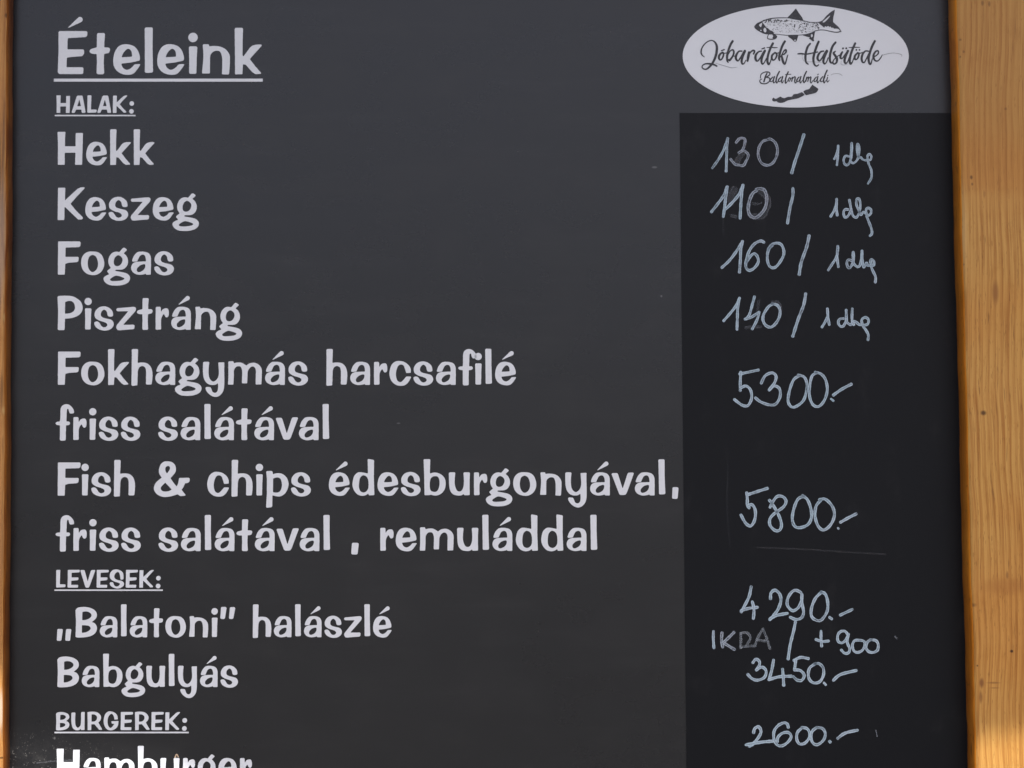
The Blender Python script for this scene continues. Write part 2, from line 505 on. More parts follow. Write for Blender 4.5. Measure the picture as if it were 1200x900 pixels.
# ------------------------------------------------------------------ the lettering alphabet (traced outlines)
# name: (zoom per unit, left, baseline, [(op, data)...])   one unit = one photograph pixel at body size
G = {
 'E': (11.65, 160, 692, [('P', '160,250 168,240 455,240 465,255 462,290 445,303 257,314 256,433 425,433 432,445 432,480 412,503 251,518 248,620 420,621 428,632 425,685 415,692 175,692 158,675 163,450')]),
 'F': (7.5, 95, 308, [('P', '95,17 285,17 292,25 291,58 278,67 160,70 160,153 272,153 278,160 275,192 262,199 190,204 160,213 157,308 97,308')]),
 'H': (8.18, 98, 803, [('P', '98,487 174,487 171,560 171,625 275,625 274,497 344,497 340,803 272,803 275,686 170,688 172,803 106,803 104,600')]),
 'K': (6.316, 80, 303, [('P', '80,64 84,62 133,62 132,158 180,112 225,70 248,60 272,58 279,62 272,72 215,133 174,182 215,232 268,284 268,292 258,300 232,299 180,250 130,203 129,303 80,303')]),
 'P': (15, 105, 622, [('S', '105,50c 130,30 250,25 370,35 460,80 525,140 553,230 535,310 480,370 390,410 300,425 242,427c 238,615c 228,630c 130,630c 118,615c 120,300c'), ('-', '240,135c 290,118 350,120 400,160 418,230 400,290 350,325 290,340 240,340c')]),
 'B': (15.63, 500, 722, [('S', '500,180c 540,135 620,118 720,118 830,145 915,200 945,280 920,350 835,422c 900,445 945,510 945,580 905,650 820,700 700,725 560,730 508,718c 514,400c'), ('-', '640,218c 700,206 770,215 825,255 833,300 790,345 720,375 640,382c'), ('-', '635,482c 720,485 790,500 820,545 790,590 720,625 635,638c')]),
 'S': (9.17, 52, 490, [('S', '268,325c 257,240 235,185 200,178 160,210 142,270 165,315 220,340 290,355 335,395 335,445 290,487 220,508 140,495 75,455 52,405c 70,380 120,385c 145,445 190,468 240,448 258,412 220,390 150,368 85,330 55,280 60,200 110,140 180,125 260,145 315,190 328,250 327,318c 300,330')]),
 'L': (9.17, 100, 490, [('P', '100,145 112,133 172,133 180,145 174,423 280,425 290,437 285,475 272,482 115,488 103,478')]),
 'V': (9.17, 580, 490, [('P', '578,148 592,135 655,137 665,155 728,370 790,150 810,137 868,135 878,147 765,465 745,490 702,492 682,475')]),
 'U': (7.7, 333, 388, [('S', '333,110c 345,98c 390,98c 399,110c 395,200 402,300 435,350 470,332 492,280 493,100c 505,88c 552,90c 553,385c 500,388c 492,365c 455,390 400,385 355,345 335,250')]),
 'R': (7.7, 603, 388, [('S', '603,92c 680,83 770,100 825,160 820,220 783,265c 848,374c 842,384c 800,384c 720,290c 668,293c 668,388c 610,390c 608,250c'), ('-', '670,128c 720,130 760,165 755,215 720,245 670,250c')]),
 'G': (7.7, 875, 388, [('S', '1050,215c 1040,160 1010,120 975,132 945,180 935,250 950,320 980,352 1015,335 1050,285c 1008,282c 1000,242c 1117,238c 1110,310 1070,365 1000,392 930,375 885,310 873,230 890,140 930,90 980,78 1050,100 1095,150 1106,210c')]),
 'A': (6.09, 270, 313, [('P', '332,92 345,80 402,80 412,92 452,300 447,312 405,312 395,268 327,268 306,312 272,314 268,302'), ('-', '367,130c 391,224c 340,224c')]),
 'e': (12, 468, 512, [('S', '757,352 750,300 725,245 680,205 600,188 530,208 485,270 468,350 475,425 512,480 570,512 640,520 690,505 730,460 764,408c 755,403c 700,407c 665,445 620,467 580,450 560,420 556,398c 650,388 745,368c'), ('-', '556,330c 575,285 610,245 640,240 665,270 672,324c 610,328')]),
 's': (15, 762, 615, [('S', '1092,350 1078,290 1032,240 970,210 900,206 830,230 780,285 763,345 780,410 850,455 930,480 975,502 992,532 975,562 930,575 890,555 860,510 835,480 800,470 765,482 760,500 768,535 800,580 860,615 930,630 1010,622 1070,590 1102,540 1100,490 1065,445 1000,425 930,408 885,385 872,350 885,300 920,265 950,268 980,300 992,350 1005,378 1045,387 1085,376')]),
 'z': (12, 160, 512, [('P', '160,225 172,210 405,190 428,195 440,215 432,250 258,443 410,442 422,455 418,495 405,505 210,520 180,516 160,480 168,450 330,253 175,252 162,240')]),
 'g': (12, 748, 512, [('S', '965,197c 1018,135c 1040,136c 1072,160c 1068,172c 1025,212c 1065,250 1088,310 1083,370 1050,420 1000,442 920,443c 910,456 930,465 990,475 1070,495 1115,535 1118,585 1085,630 1010,660 920,668 830,658 770,620 748,575 760,545 795,522 830,510c 795,468c 815,445 850,420c 820,370 812,310 830,250 870,205 920,190'), ('-', '950,240 1000,270 1012,320 985,375 940,395 900,380 888,330 905,270'), ('-', '925,528 1000,545 1042,568 1010,593 930,603 860,602 838,580 870,552')]),
 'o': (12, 422, 440, [('S', '530,118 585,116 660,128 715,175 745,260 742,330 705,400 640,442 570,446 500,425 445,370 422,290 432,200 475,142'), ('-', '590,165 630,190 655,250 658,320 635,375 590,405 550,390 520,335 515,260 530,195 560,170')]),
 'a': (13.33, 815, 610, [('S', '823,395c 850,325 895,270 940,253 1010,253 1080,275 1115,330 1121,420 1120,612c 1050,614c 1035,596c 1005,608 930,614 860,590 820,545 813,490 835,440 880,415 950,408 1042,405c 1038,350 1020,310 990,298 950,315 925,360 908,402c 835,410c'), ('-', '1030,452 1030,500 1000,545 940,573 905,560 902,520 940,475 990,452')]),
 'k': (13.33, 75, 610, [('P', '75,65 87,52 165,52 176,62 171,250 172,380 182,402 262,290 290,268 330,256 398,254 406,266 330,350 260,430 330,520 400,598 392,608 330,612 290,585 212,497 178,490 173,612 85,614 80,300')]),
 'h': (13.33, 440, 610, [('S', '440,62c 452,52c 530,52c 539,62c 533,270c 600,262 680,275 735,325 762,400 766,500 757,598c 745,608c 680,608c 667,598c 668,420 660,360 640,330 600,318 560,340 540,390 536,480 533,620c 455,628c 442,618c 442,300c')]),
 'n': (13.33, 105, 600, [('S', '110,250c 122,240c 183,240c 189,268c 240,262 320,270 390,305 435,370 440,450 432,595c 422,606c 345,602c 348,520 348,420 330,345 300,320 250,325 210,360 200,420 200,592c 105,592c 119,420 118,330')]),
 'y': (13.33, 495, 600, [('S', '496,252c 515,240c 580,240c 593,250c 585,330 585,430 600,500 640,545 680,545 725,500 745,430 740,330 735,252c 828,250c 828,400 831,520 825,660 790,740 730,785 660,785 595,745 550,690 538,650c 555,635 615,638c 630,665 650,712 690,727 725,700 735,640 732,572c 690,600 620,602 560,575 515,510 498,420')]),
 'v': (12, 203, 540, [('P', '203,240 218,227 283,228 295,245 360,450 428,240 442,222 508,221 518,232 420,500 402,530 380,536 330,536 312,525')]),
 'l': (12, 865, 540, [('P', '865,43 878,34 942,33 953,43 952,250 961,515 950,526 882,527 872,518 870,300')]),
 ',': (12, 1052, 540, [('P', '1060,432 1075,425 1130,427 1143,440 1130,580 1115,592 1060,588 1052,575')]),
 'f': (13.33, 65, 672, [('S', '135,442c 95,440 70,425 68,402 95,387 136,385c 140,300 140,200 160,145 205,117 260,117 310,150 345,200 354,240c 342,256 290,260c 275,230 265,190 247,186 238,240 235,385c 275,385 292,405 285,430 265,441 230,443c 228,560 230,665c 218,681c 150,682c 136,668c 135,560c')]),
 'r': (13.33, 340, 672, [('S', '340,325c 350,315c 410,315c 419,328c 422,402c 450,355 490,338 530,345 547,395 545,450 530,475 505,480 487,460 470,428 455,440 430,490 425,560 428,662c 418,670c 350,672c 341,662c')]),
 'i': (13.33, 583, 672, [('P', '590,348 603,338 680,338 691,350 685,500 684,660 674,669 605,669 595,657 596,500'), ('O', '638,231,57')]),
 'c': (13.33, 105, 612, [('S', '436,425c 365,430c 350,380 325,315 285,295 240,315 210,390 205,470 225,545 270,572 310,550 365,484c 432,483c 442,492c 400,570 350,615 290,628 210,615 140,560 107,480 107,390 140,295 200,248 260,241 330,255 395,300 432,360')]),
 'p': (13.846, 165, 628, [('S', '165,240c 180,228c 255,228c 268,245c 269,283c 340,265 420,275 490,330 523,410 520,490 480,580 410,635 340,640 265,622c 265,805c 250,816c 180,826c 167,814c 178,600c 176,350c'), ('-', '275,350c 340,332 390,350 415,410 418,480 395,550 350,578 275,575c')]),
 '&': (16.36, 85, 748, [('S', '340,90 430,108 490,165 508,240 490,310 402,415c 470,510 528,575c 555,510 572,410c 755,406c 775,420 776,470 740,505 690,510c 655,590 620,635c 705,738c 690,750c 600,757c 545,722c 460,750 350,772 250,770 150,725 90,650 84,580 130,490 235,403c 185,330 178,250 210,150 270,100'), ('-', '350,180 387,195 387,250 333,328c 303,270 306,205'), ('-', '303,498c 432,632c 380,660 310,670 250,660 216,620 230,570')]),
 'u': (13.33, 757, 608, [('S', '755,262c 770,250c 845,250c 856,260c 848,350 850,450 880,530 920,550 960,530 985,470 992,380 984,262c 994,250c 1075,250c 1086,262c 1080,400 1083,605c 1000,609c 985,586c 950,610 880,610 820,590 775,530 760,430')]),
 'm': (13.33, 168, 608, [('S', '170,252c 183,240c 247,240c 256,273c 310,260 380,265 452,308c 500,275 580,265 650,300 690,360 694,450 688,602c 600,604c 600,480 600,380 580,335 550,322 510,340 475,400 470,480 466,586c 384,586c 388,450 385,380 365,330 330,318 290,330 260,380 258,470 251,606c 168,606c 174,450')]),
 'b': (16.36, 425, 745, [('S', '425,62c 438,52c 545,52c 553,64c 545,330c 620,310 700,318 780,360 835,430 850,520 835,620 780,700 700,745 620,748 570,735 540,742c 445,745c 437,400c'), ('-', '650,378 700,390 728,450 732,540 710,630 670,675 620,680 570,660 548,610 545,500 565,420 610,385')]),
 'd': (16.36, 540, 745, [('S', '828,62c 840,48c 942,66c 951,78c 948,400c 960,742c 855,747c 845,710c 790,745 720,755 640,730 575,660 541,570 545,470 575,370 640,310 710,304 836,328c 832,200c'), ('-', '755,362 810,390 840,450 848,540 840,620 800,675 745,692 690,665 665,600 665,500 680,420 715,375')]),
 't': (15, 385, 618, [('S', '480,75c 493,62c 577,62c 589,75c 582,180c 580,258c 630,258 658,272 658,300 640,333 580,343c 578,480 586,605c 570,621c 500,621c 482,608c 485,450c 480,345c 430,345 388,325 385,303 405,278 480,258c')]),
 '„': (15.63, 115, 722, [('P', '125,570 142,558 222,560 238,575 210,785 192,798 130,795 115,782'), ('P', '303,573 318,558 397,560 414,575 390,785 375,798 310,795 292,782')]),
 '”': (4.76, 92, 242.6, [('P', '96,62 100,58 125,58 131,64 121,128 114,132 97,131 92,126'), ('P', '152,63 156,59 180,59 186,66 174,128 167,132 150,131 147,126')]),
 ':': (6.09, 1045, 313, [('O', '1078,187,31'), ('O', '1075,292,31')]),
}
ACUTE = {'é': ('e', 7.9, 29.2, 19.2, 36.9, 2.6), 'á': ('a', 8.2, 29.3, 18.8, 37.0, 2.6), 'É': ('E', 8.5, 41.8, 19.2, 49.2, 2.5)}
BEAR = {  # side bearings, left and right
 'o': (1.8, 2), 'n': (2.4, 2.2), 'y': (2.2, 2.2), 'a': (1.8, 2.4), 'v': (-.4, -.6), 'l': (2.1, 2.2), ',': (5.7, 1), 'F': (2, -.7),
 'k': (1.8, 1.3), 'h': (1.7, 1.7), 'g': (-2.7, -.7), 'm': (2.1, 2), 's': (1.5, 1.5), 'z': (1.3, 1.2), 't': (-.2, 1.5), 'r': (2.2, 1.0),
 'e': (1.5, 1.3), 'P': (2, .3), 'i': (1.8, 1.8), 'K': (2.4, -.6), 'b': (2, 1.7), 'u': (2, 2.5), 'd': (1.7, 2.2), 'c': (1.5, 1.2),
 'f': (.5, -2.8), 'p': (2, 1.5), 'B': (2, 2), 'H': (2.2, 2.2), 'A': (2, 1.5), 'L': (2.5, 2.0), ':': (5, 1), 'E': (2.5, 1.3), 'V': (0, .8),
 'S': (1, 1.3), 'U': (2.2, 3.2), 'R': (2.8, 1.2), 'G': (2, 2.3), '„': (1, 3.2), '”': (1.6, 1), '&': (1, 1)}
KERN = {('f', 'i'): -1.6, ('L', 'A'): -2.4, ('H', 'a'): .3, ('H', 'e'): .6, ('E', 't'): 1.0, ('É', 't'): 1.6}

glyph_cache = {}
def glyph(ch):
    if ch in glyph_cache: return glyph_cache[ch]
    base, acc = ch, None
    if ch in ACUTE:
        base, *acc = ACUTE[ch]
    k, ox, oy, ops = G[base]
    U = lambda p: ((p[0] - ox) / k, (oy - p[1]) / k)
    shapes = []
    xs, ys = [], []
    for op, d in ops:
        if op == 'O':
            x, y, r = [float(a) for a in d.split(',')]
            cx, cy = U((x, y)); r /= k
            shapes.append(('O', cx, cy, r)); xs += [cx - r, cx + r]; ys += [cy - r, cy + r]
        else:
            pts, fl = parse(d, op == 'P')
            P = [U(p) for p in pts]
            if op != 'P': P = [tuple(q) for q in catmull(P, True, fl)]
            shapes.append((op, P)); xs += [p[0] for p in P]; ys += [p[1] for p in P]
    y1 = max(ys)
    if acc: y1 = max(y1, acc[3] + 4)
    cv = Canvas(min(xs), min(ys), max(max(xs), 22 if acc else 0), y1, 7, .38)
    for s in shapes:
        if s[0] in 'PS': cv.poly(s[1])
    for s in shapes:
        if s[0] == '-': cv.poly(s[1], 0)
        if s[0] == 'O': cv.circle(*s[1:])
    if acc:
        cv.stroke([(acc[0], acc[1], .5), (acc[2], acc[3], acc[4] * 2)])
    me = solid('letter_shape', cv.loops(.035), .55)
    me.materials.append(M_vinyl)
    glyph_cache[ch] = (me, min(xs), max(xs))
    return glyph_cache[ch]

def write_word(text, x0, x1, base, cap, parent, h=.0004):
    """set the word so that its ink runs from x0 to x1 (photo pixels) on the baseline"""
    pos, cur, prev = [], 0.0, None
    for ch in text:
        b = ACUTE[ch][0] if ch in ACUTE else ch
        me, a, z = glyph(ch)
        if prev is not None:
            cur += BEAR[prev][1] + BEAR[b][0] + KERN.get((prev, b), 0)
        pos.append(cur - a)
        cur += z - a
        prev = b
    sx = (x1 - x0) / cur
    sy = cap / 38.7
    for ch, p in zip(text, pos):
        me = glyph(ch)[0]
        pl = loc(x0 + p * sx, base)
        ux = (loc(x0 + p * sx + 1, base) - pl).x
        uy = (loc(x0 + p * sx, base - 1) - pl).z
        o = link('letter', me, parent)
        o.location = (pl.x, -.0001, pl.z)
        o.scale = (sx * ux, .00035 / .55, sy * uy)

def bar(name, px0, px1, py0, py1, parent, m, th=.0004):
    a, b, c, d = loc(px0, py1), loc(px1, py1), loc(px1, py0), loc(px0, py0)
    q = [a, b, c, d]
    V = [(p.x, -th, p.z) for p in q] + [(p.x, .0, p.z) for p in q]
    F = [(0, 1, 2, 3), (0, 4, 5, 1), (1, 5, 6, 2), (2, 6, 7, 3), (3, 7, 4, 0)]
    return link(name, mesh_from(name, V, F), parent, m)

# ------------------------------------------------------------------ ground and added shade canopy
def make_ground_mat():
    m, nt, b, N, L = mat('grey_paving')
    q = NT(nt)
    P = q.obj()
    col = q.mix(q.noise(P, 3, 5, .6), rgb(.045, .044, .043), rgb(.080, .077, .072))
    q.link(col, b.inputs['Base Color'])
    b.inputs['Roughness'].default_value = .9
    q.link(q.bump(q.noise(P, 60, 3), .4, .004), b.inputs['Normal'])
    return m

gm = mesh_from('ground', [(-60, -60, 0), (60, -60, 0), (60, 60, 0), (-60, 60, 0)], [(0, 1, 2, 3)])
ground = link('ground', gm, None, make_ground_mat())
ground['kind'] = 'structure'
ground['label'] = 'grey paved ground under the menu board'

# unseen canopy added for the shade, its edge traced back from where sunlight starts
ZA = 1.62
def up_to(p):
    t = (ZA - p.z) / SUN_VEC.z
    return p + SUN_VEC * t
EDGE = [up_to(world(loc(x, y, 0))) for x, y in ((-700, 800), (-300, 838), (5, 862), (90, 872), (150, 878), (196, 884), (214, 896), (240, 918), (330, 950), (600, 985),
                                               (900, 990), (1060, 975), (1120, 969), (1160, 965), (1250, 960), (1500, 950), (1900, 945))]
def make_canopy():
    m, nt, b, N, L = mat('added_canopy_cloth')
    q = NT(nt)
    q.link(q.mix(q.noise(q.obj(), 40, 3), rgb(.42, .40, .36), rgb(.50, .48, .43)), b.inputs['Base Color'])
    b.inputs['Roughness'].default_value = .9
    tr = q.node('ShaderNodeBsdfTranslucent')
    tr.inputs[0].default_value = (.74, .72, .68, 1)
    ms = q.node('ShaderNodeMixShader')
    ms.inputs[0].default_value = .36  # lets some sun through to brighten the top of the board
    q.link(b.outputs[0], ms.inputs[1]); q.link(tr.outputs[0], ms.inputs[2])
    q.link(ms.outputs[0], N['Material Output'].inputs[0])
    n = len(EDGE) - 1
    V, F = [], []
    for i in range(n + 1):
        for j in range(9):
            V.append((EDGE[i].x, EDGE[i].y + j / 8 * 1.5, EDGE[i].z + (j / 8) * .30))
    o = len(V)
    V += [(x, y, z + .006) for (x, y, z) in V]
    for i in range(n):
        for j in range(8):
            a = i * 9 + j
            F += [(a, a + 1, a + 10, a + 9), (o + a, o + a + 9, o + a + 10, o + a + 1)]
    for i in range(n):
        a = i * 9
        F.append((a, a + 9, o + a + 9, o + a))
        a += 8
        F.append((a, o + a, o + a + 9, a + 9))
    for j in range(8):
        F.append((j, o + j, o + j + 1, j + 1))
        a = n * 9 + j
        F.append((a, a + 1, o + a + 1, o + a))
    ob = link('added_shade_canopy', mesh_from('added_shade_canopy', V, F), None, m)
    ob['label'] = 'unseen pale canopy added above the menu board to shade it'
    ob['category'] = 'added shade canopy'
make_canopy()

# ------------------------------------------------------------------ the menu board
board = link('menu_board', None)
board.location = (0, 0, ZC)
board['label'] = 'black menu board with pale printed dishes and chalked prices in a varnished pine frame'
board['category'] = 'menu board'

T_TOP, T_BOT = -16, 1440
# panel
TLp, TRp = loc(6, T_TOP), loc(1118, T_TOP)
BLp, BRp = loc(2, T_BOT), loc(1160, T_BOT)
th = .008
V = [(BLp.x, 0, BLp.z), (BRp.x, 0, BRp.z), (TRp.x, 0, TRp.z), (TLp.x, 0, TLp.z)]
V += [(x, th, z) for x, y, z in V]
F = [(0, 1, 2, 3), (5, 4, 7, 6), (0, 4, 5, 1), (1, 5, 6, 2), (2, 6, 7, 3), (3, 7, 4, 0)]
panel = link('panel', mesh_from('panel', V, F), board, M_board)

# price strip of darker film
a0, a1, a2, a3 = loc(808.5, 1290), loc(1150, 1290), loc(1117, 132.5), loc(796.3, 132.5)
q4 = [a0, a1, a2, a3]
V = [(p.x, -.00045, p.z) for p in q4] + [(p.x, -.00002, p.z) for p in q4]
F = [(0, 1, 2, 3), (0, 4, 5, 1), (1, 5, 6, 2), (2, 6, 7, 3), (3, 7, 4, 0)]
strip = link('price_strip', mesh_from('price_strip', V, F), board, M_strip)
strip['label'] = 'darker black film strip for the chalked prices'

# frame rails --------------------------------------------------------
def rail(name, inner, outer_dx, depth, m, seed, label, side):
    """inner: function py -> px of the line where the rail meets the panel; side -1 left, +1 right"""
    rnd = random.Random(seed)
    ps = [rnd.uniform(0, 6.28) for _ in range(6)]
    rows = []
    N = 260
    r = .0032
    top, bot = -90, 1480
    zs = []
    for i in range(N + 1):
        py = bot + (top - bot) * i / N
        p = loc(inner(py), py)
        wv = .00022 * math.sin(p.z * 31 + ps[0]) + .00016 * math.sin(p.z * 83 + ps[1]) + .00010 * math.sin(p.z * 210 + ps[2])
        x = p.x + wv
        dd = depth + .00025 * math.sin(p.z * 47 + ps[3])
        prof = [(x, .010), (x, -dd + r * 1.3)]
        for k in range(1, 6):
            t = k / 6 * math.pi / 2
            prof.append((x + side * r * (1 - math.cos(t)), -dd + r * 1.3 * (1 - math.sin(t))))
        prof.append((x + side * r, -dd))
        for k in (.25, .5, .75):
            prof.append((x + side * (r + (outer_dx - 2 * r) * k), -dd - .00018 * math.sin(k * 3.14)))
        prof.append((x + side * (outer_dx - r), -dd))
        prof.append((x + side * (outer_dx - r * .3), -dd + r * .3))
        prof.append((x + side * outer_dx, -dd + r))
        prof.append((x + side * outer_dx, .010))
        rows.append([(a, b, p.z) for a, b in prof])
    n = len(rows[0])
    V = [v for rw in rows for v in rw]
    F = []
    for i in range(N):
        for j in range(n):
            a, b = i * n + j, i * n + (j + 1) % n
            f = (a, b, b + n, a + n)
            F.append(f if side < 0 else f[::-1])
    F.append(tuple(range(n)) if side > 0 else tuple(reversed(range(n))))
    F.append(tuple(reversed([N * n + j for j in range(n)])) if side > 0 else tuple(N * n + j for j in range(n)))
    me = mesh_from(name, V, F, True)
    me.materials.append(m)
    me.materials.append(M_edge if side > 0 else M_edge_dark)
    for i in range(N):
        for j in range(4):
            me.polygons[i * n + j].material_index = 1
    bm = bmesh.new(); bm.from_mesh(me)
    bmesh.ops.recalc_face_normals(bm, faces=bm.faces[:])
    bm.to_mesh(me); bm.free()
    o = link(name, me, board)
    o['label'] = label
    return o

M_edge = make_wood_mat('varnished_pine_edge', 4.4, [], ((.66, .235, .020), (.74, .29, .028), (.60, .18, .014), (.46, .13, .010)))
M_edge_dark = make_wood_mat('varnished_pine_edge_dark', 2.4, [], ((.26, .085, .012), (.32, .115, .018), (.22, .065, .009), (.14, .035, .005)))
def pxm(px, py, rx, rz, c, a, h=.024):
    p = loc(px, py, h)
    return (p.x, p.z, rx * PX, rz * PX, c, a)
DK, OR, LT = (.06, .025, .009), (.30, .115, .025), (.52, .33, .13)
marksR = [pxm(1138, 208, 1.5, 2.2, DK, .9), pxm(1139, 216, 1.2, 1.6, DK, .7), pxm(1152, 484, 3, 2.6, DK, .85), pxm(1185, 763, 1.8, 1.6, DK, 1),
          pxm(1166, 343, 3.5, 12, (.20, .075, .02), .65), pxm(1131, 663, 3.5, 22, (.17, .05, .012), .75), pxm(1134, 676, 3, 8, (.22, .05, .012), .6),
          pxm(1138, 709, 5, 2.2, (.12, .05, .018), .7), pxm(1178, 687, 26, 9, OR, .45), pxm(1150, 800, 2.5, 5, (.18, .065, .02), .8),
          pxm(1149, 817, 2, 6, (.18, .065, .02), .6), pxm(1164, 800, 7, 1.0, (.17, .07, .02), .6), pxm(1165, 806, 5, .8, (.17, .07, .02), .5),
          pxm(1125, 47, 1.5, 1.2, DK, .8), pxm(1129, 61, 1.4, 1.6, DK, .7), pxm(1125, 67, 1, 1.1, DK, .8), pxm(1151, 4, 1.6, 3, DK, .7),
          pxm(1159, 5, 1.4, 3, DK, .7), pxm(1178, 128, 1.5, 1.6, DK, .7), pxm(1153, 228, 1, 4, (.2, .07, .02), .7), pxm(1127, 266, 1.3, 1.4, DK, .6),
          pxm(1129, 310, 1.2, 1.2, DK, .7), pxm(1145, 780, 1, 1, DK, .8), pxm(1180, 674, 1.5, 4, (.16, .06, .02), .6),
          pxm(1160, 60, 60, 110, (.34, .155, .042), .40), pxm(1165, 180, 50, 60, (.36, .155, .035), .30), pxm(1122, 270, 9, 55, (.50, .34, .15), .5),
          pxm(1160, 236, 40, 12, (.50, .27, .07), .25)]
marksL = [pxm(8, 372, 4.5, 5, (.42, .25, .09), .8, .016), pxm(9, 374, 1.2, 4, DK, .8, .016), pxm(8, 481, 5, 4.5, (.50, .32, .12), .85, .016),
          pxm(4, 190, 1.5, 70, (.10, .05, .025), .6, .016), pxm(0, 215, 1.3, 60, (.10, .05, .025), .7, .016), pxm(13, 22, 3, 3, (.04, .015, .005), .9, .006),
          pxm(1, 290, 5, 70, (.26, .21, .17), .55, .016), pxm(2, 460, 1.6, 22, DK, .55, .016), pxm(3, 888, 8, 1.0, DK, .8, .016),
          pxm(2, 832, 5, 20, (.62, .52, .40), .6, .016), pxm(2, 640, 2, 40, (.30, .15, .06), .4, .016), pxm(6, 858, 6, 8, (.34, .2, .1), .5, .016)]  # broad pale mark: sunlight on the lower rail put into the colour
toneR = ((.47, .243, .056), (.52, .292, .084), (.465, .212, .046), (.30, .108, .017))
toneL = ((.44, .205, .055), (.50, .260, .085), (.36, .165, .050), (.27, .100, .022))
railR = rail('frame_rail', lambda py: 1111.0 + 23 * py / 900, .075, .025, make_wood_mat('varnished_pine', 1.7, marksR, toneR), 3,
             'broad varnished pine rail at the right of the board', 1)
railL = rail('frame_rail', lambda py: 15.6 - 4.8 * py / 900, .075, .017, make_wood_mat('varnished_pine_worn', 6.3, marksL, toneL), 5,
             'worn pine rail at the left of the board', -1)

# top and bottom cross rails, just outside the picture
def cross(py0, py1, m):
    a, b = loc(14, py0), loc(14, py1)
    x0 = loc(14, (py0 + py1) / 2).x; x1 = loc(1112 if py0 < 0 else 1146, (py0 + py1) / 2).x
    x0 += .002; x1 -= .002
    z0, z1 = min(a.z, b.z), max(a.z, b.z)
    r = .003
    prof = [(z0, .008), (z0, -.012 + r), (z0 + r * .3, -.012 + r * .3), (z0 + r, -.012), (z1 - r, -.012), (z1 - r * .3, -.012 + r * .3), (z1, -.012 + r), (z1, .008)]
    V = [(x0, y, z) for z, y in prof] + [(x1, y, z) for z, y in prof]
    n = len(prof)
    F = [(j, (j + 1) % n, (j + 1) % n + n, j + n) for j in range(n)][::1]
    F = [f[::-1] for f in F] + [tuple(range(n)), tuple(reversed(range(n, 2 * n)))]
    return link('cross_rail', mesh_from('cross_rail', V, F), board, m)
wood_x = make_wood_mat('varnished_pine_cross', 3.1, [], toneR)
cross(-95, -18, wood_x)
cross(1330, 1440, wood_x)

# ------------------------------------------------------------------ printed menu lines
LINES = [
 ('Ételeink', 67.8, 306.8, 86.9, 50.2), ('HALAK:', 66.0, 157.1, 132.4, 20.5), ('Hekk', 67.0, 180.9, 193.2, 38.6),
 ('Keszeg', 67.7, 233.2, 257.9, 38.4), ('Fogas', 67.7, 203.8, 321.8, 38.7), ('Pisztráng', 67.0, 283.8, 386.4, 38.7),
 ('Fokhagymás', 67.7, 360.9, 450.9, 38.7), ('harcsafilé', 382.4, 605.0, 450.9, 38.7),
 ('friss', 65.0, 164.5, 515.6, 38.7), ('salátával', 185.5, 385.8, 515.6, 38.7),
 ('Fish', 67.5, 158.2, 580.8, 38.7), ('&', 180.2, 222.2, 580.8, 38.7), ('chips', 242.8, 364.3, 580.8, 38.7), ('édesburgonyával,', 385.4, 795.1, 580.4, 38.7),
 ('friss', 65.0, 165.0, 645.6, 38.7), ('salátával', 185.8, 386.8, 645.6, 38.7), (',', 411.7, 420.4, 645.6, 38.7), ('remuláddal', 445.6, 699.9, 645.4, 38.7),
 ('LEVESEK:', 65.8, 188.3, 688.6, 20.7), ('„Balatoni”', 66.7, 275.5, 746.6, 35.3), ('halászlé', 296.2, 459.1, 746.5, 35.3),
 ('Babgulyás', 66.9, 278.9, 804.9, 35.5), ('BURGEREK:', 65.5, 219.2, 855.5, 21.1), ('Hamburger', 66.0, 295.2, 913.0, 35.6),
]
for t, x0, x1, base, cap in LINES:
    write_word(t, x0, x1, base, cap, panel)
for x0, x1, y0, y1 in ((63.2, 308.0, 92.3, 95.8), (64.4, 158.9, 134.7, 136.3), (64.0, 190.8, 690.8, 692.4), (64.0, 221.2, 857.5, 859.2)):
    bar('underline', x0, x1, y0, y1, panel, M_vinyl)

# ------------------------------------------------------------------ oval sticker with the house emblem
def px_fn(x, y):
    p = loc(x, -y)
    return (p.x, p.z)
def px_solid(name, shapes, parent, m, depth, off, res=8, sigma=.10, tol=.03):
    """shapes drawn in photo pixels (y downwards) : ('P', pts) ('-', pts) ('L', pts with width) ('O', x,y,r)"""
    xs, ys = [], []
    for s in shapes:
        if s[0] == 'O': xs += [s[1] - s[3], s[1] + s[3]]; ys += [-s[2] - s[3], -s[2] + s[3]]
        else:
            xs += [p[0] for p in s[1]]; ys += [-p[1] for p in s[1]]
    cv = Canvas(min(xs) - 1, min(ys) - 1, max(xs) + 1, max(ys) + 1, res, sigma)
    for s in shapes:
        if s[0] == 'P': cv.poly([(p[0], -p[1]) for p in s[1]])
        elif s[0] == '-': cv.poly([(p[0], -p[1]) for p in s[1]], 0)
        elif s[0] == 'L': cv.stroke([(p[0], -p[1], p[2]) for p in s[1]])
        elif s[0] == 'O': cv.circle(s[1], -s[2], s[3])
    me = solid(name, cv.loops(tol), depth, px_fn)
    o = link(name, me, parent, m)
    o.location = (0, off, 0)
    return o

sticker_pts = []
for i in range(120):
    t = i / 120 * 2 * math.pi
    sticker_pts.append((932.4 + 132.4 * math.cos(t), 65.8 + 60.3 * math.sin(t)))
V = [(loc(*p).x, -.00045, loc(*p).z) for p in sticker_pts] + [(loc(*p).x, -.00002, loc(*p).z) for p in sticker_pts]
n = len(sticker_pts)
F = [tuple(reversed(range(n)))] + [(i, (i + 1) % n, (i + 1) % n + n, i + n) for i in range(n)]
sticker = link('oval_sticker', mesh_from('oval_sticker', V, F), board, M_stick)
sticker['label'] = 'pale oval sticker with a dark fish, two lines of script and a lake outline'

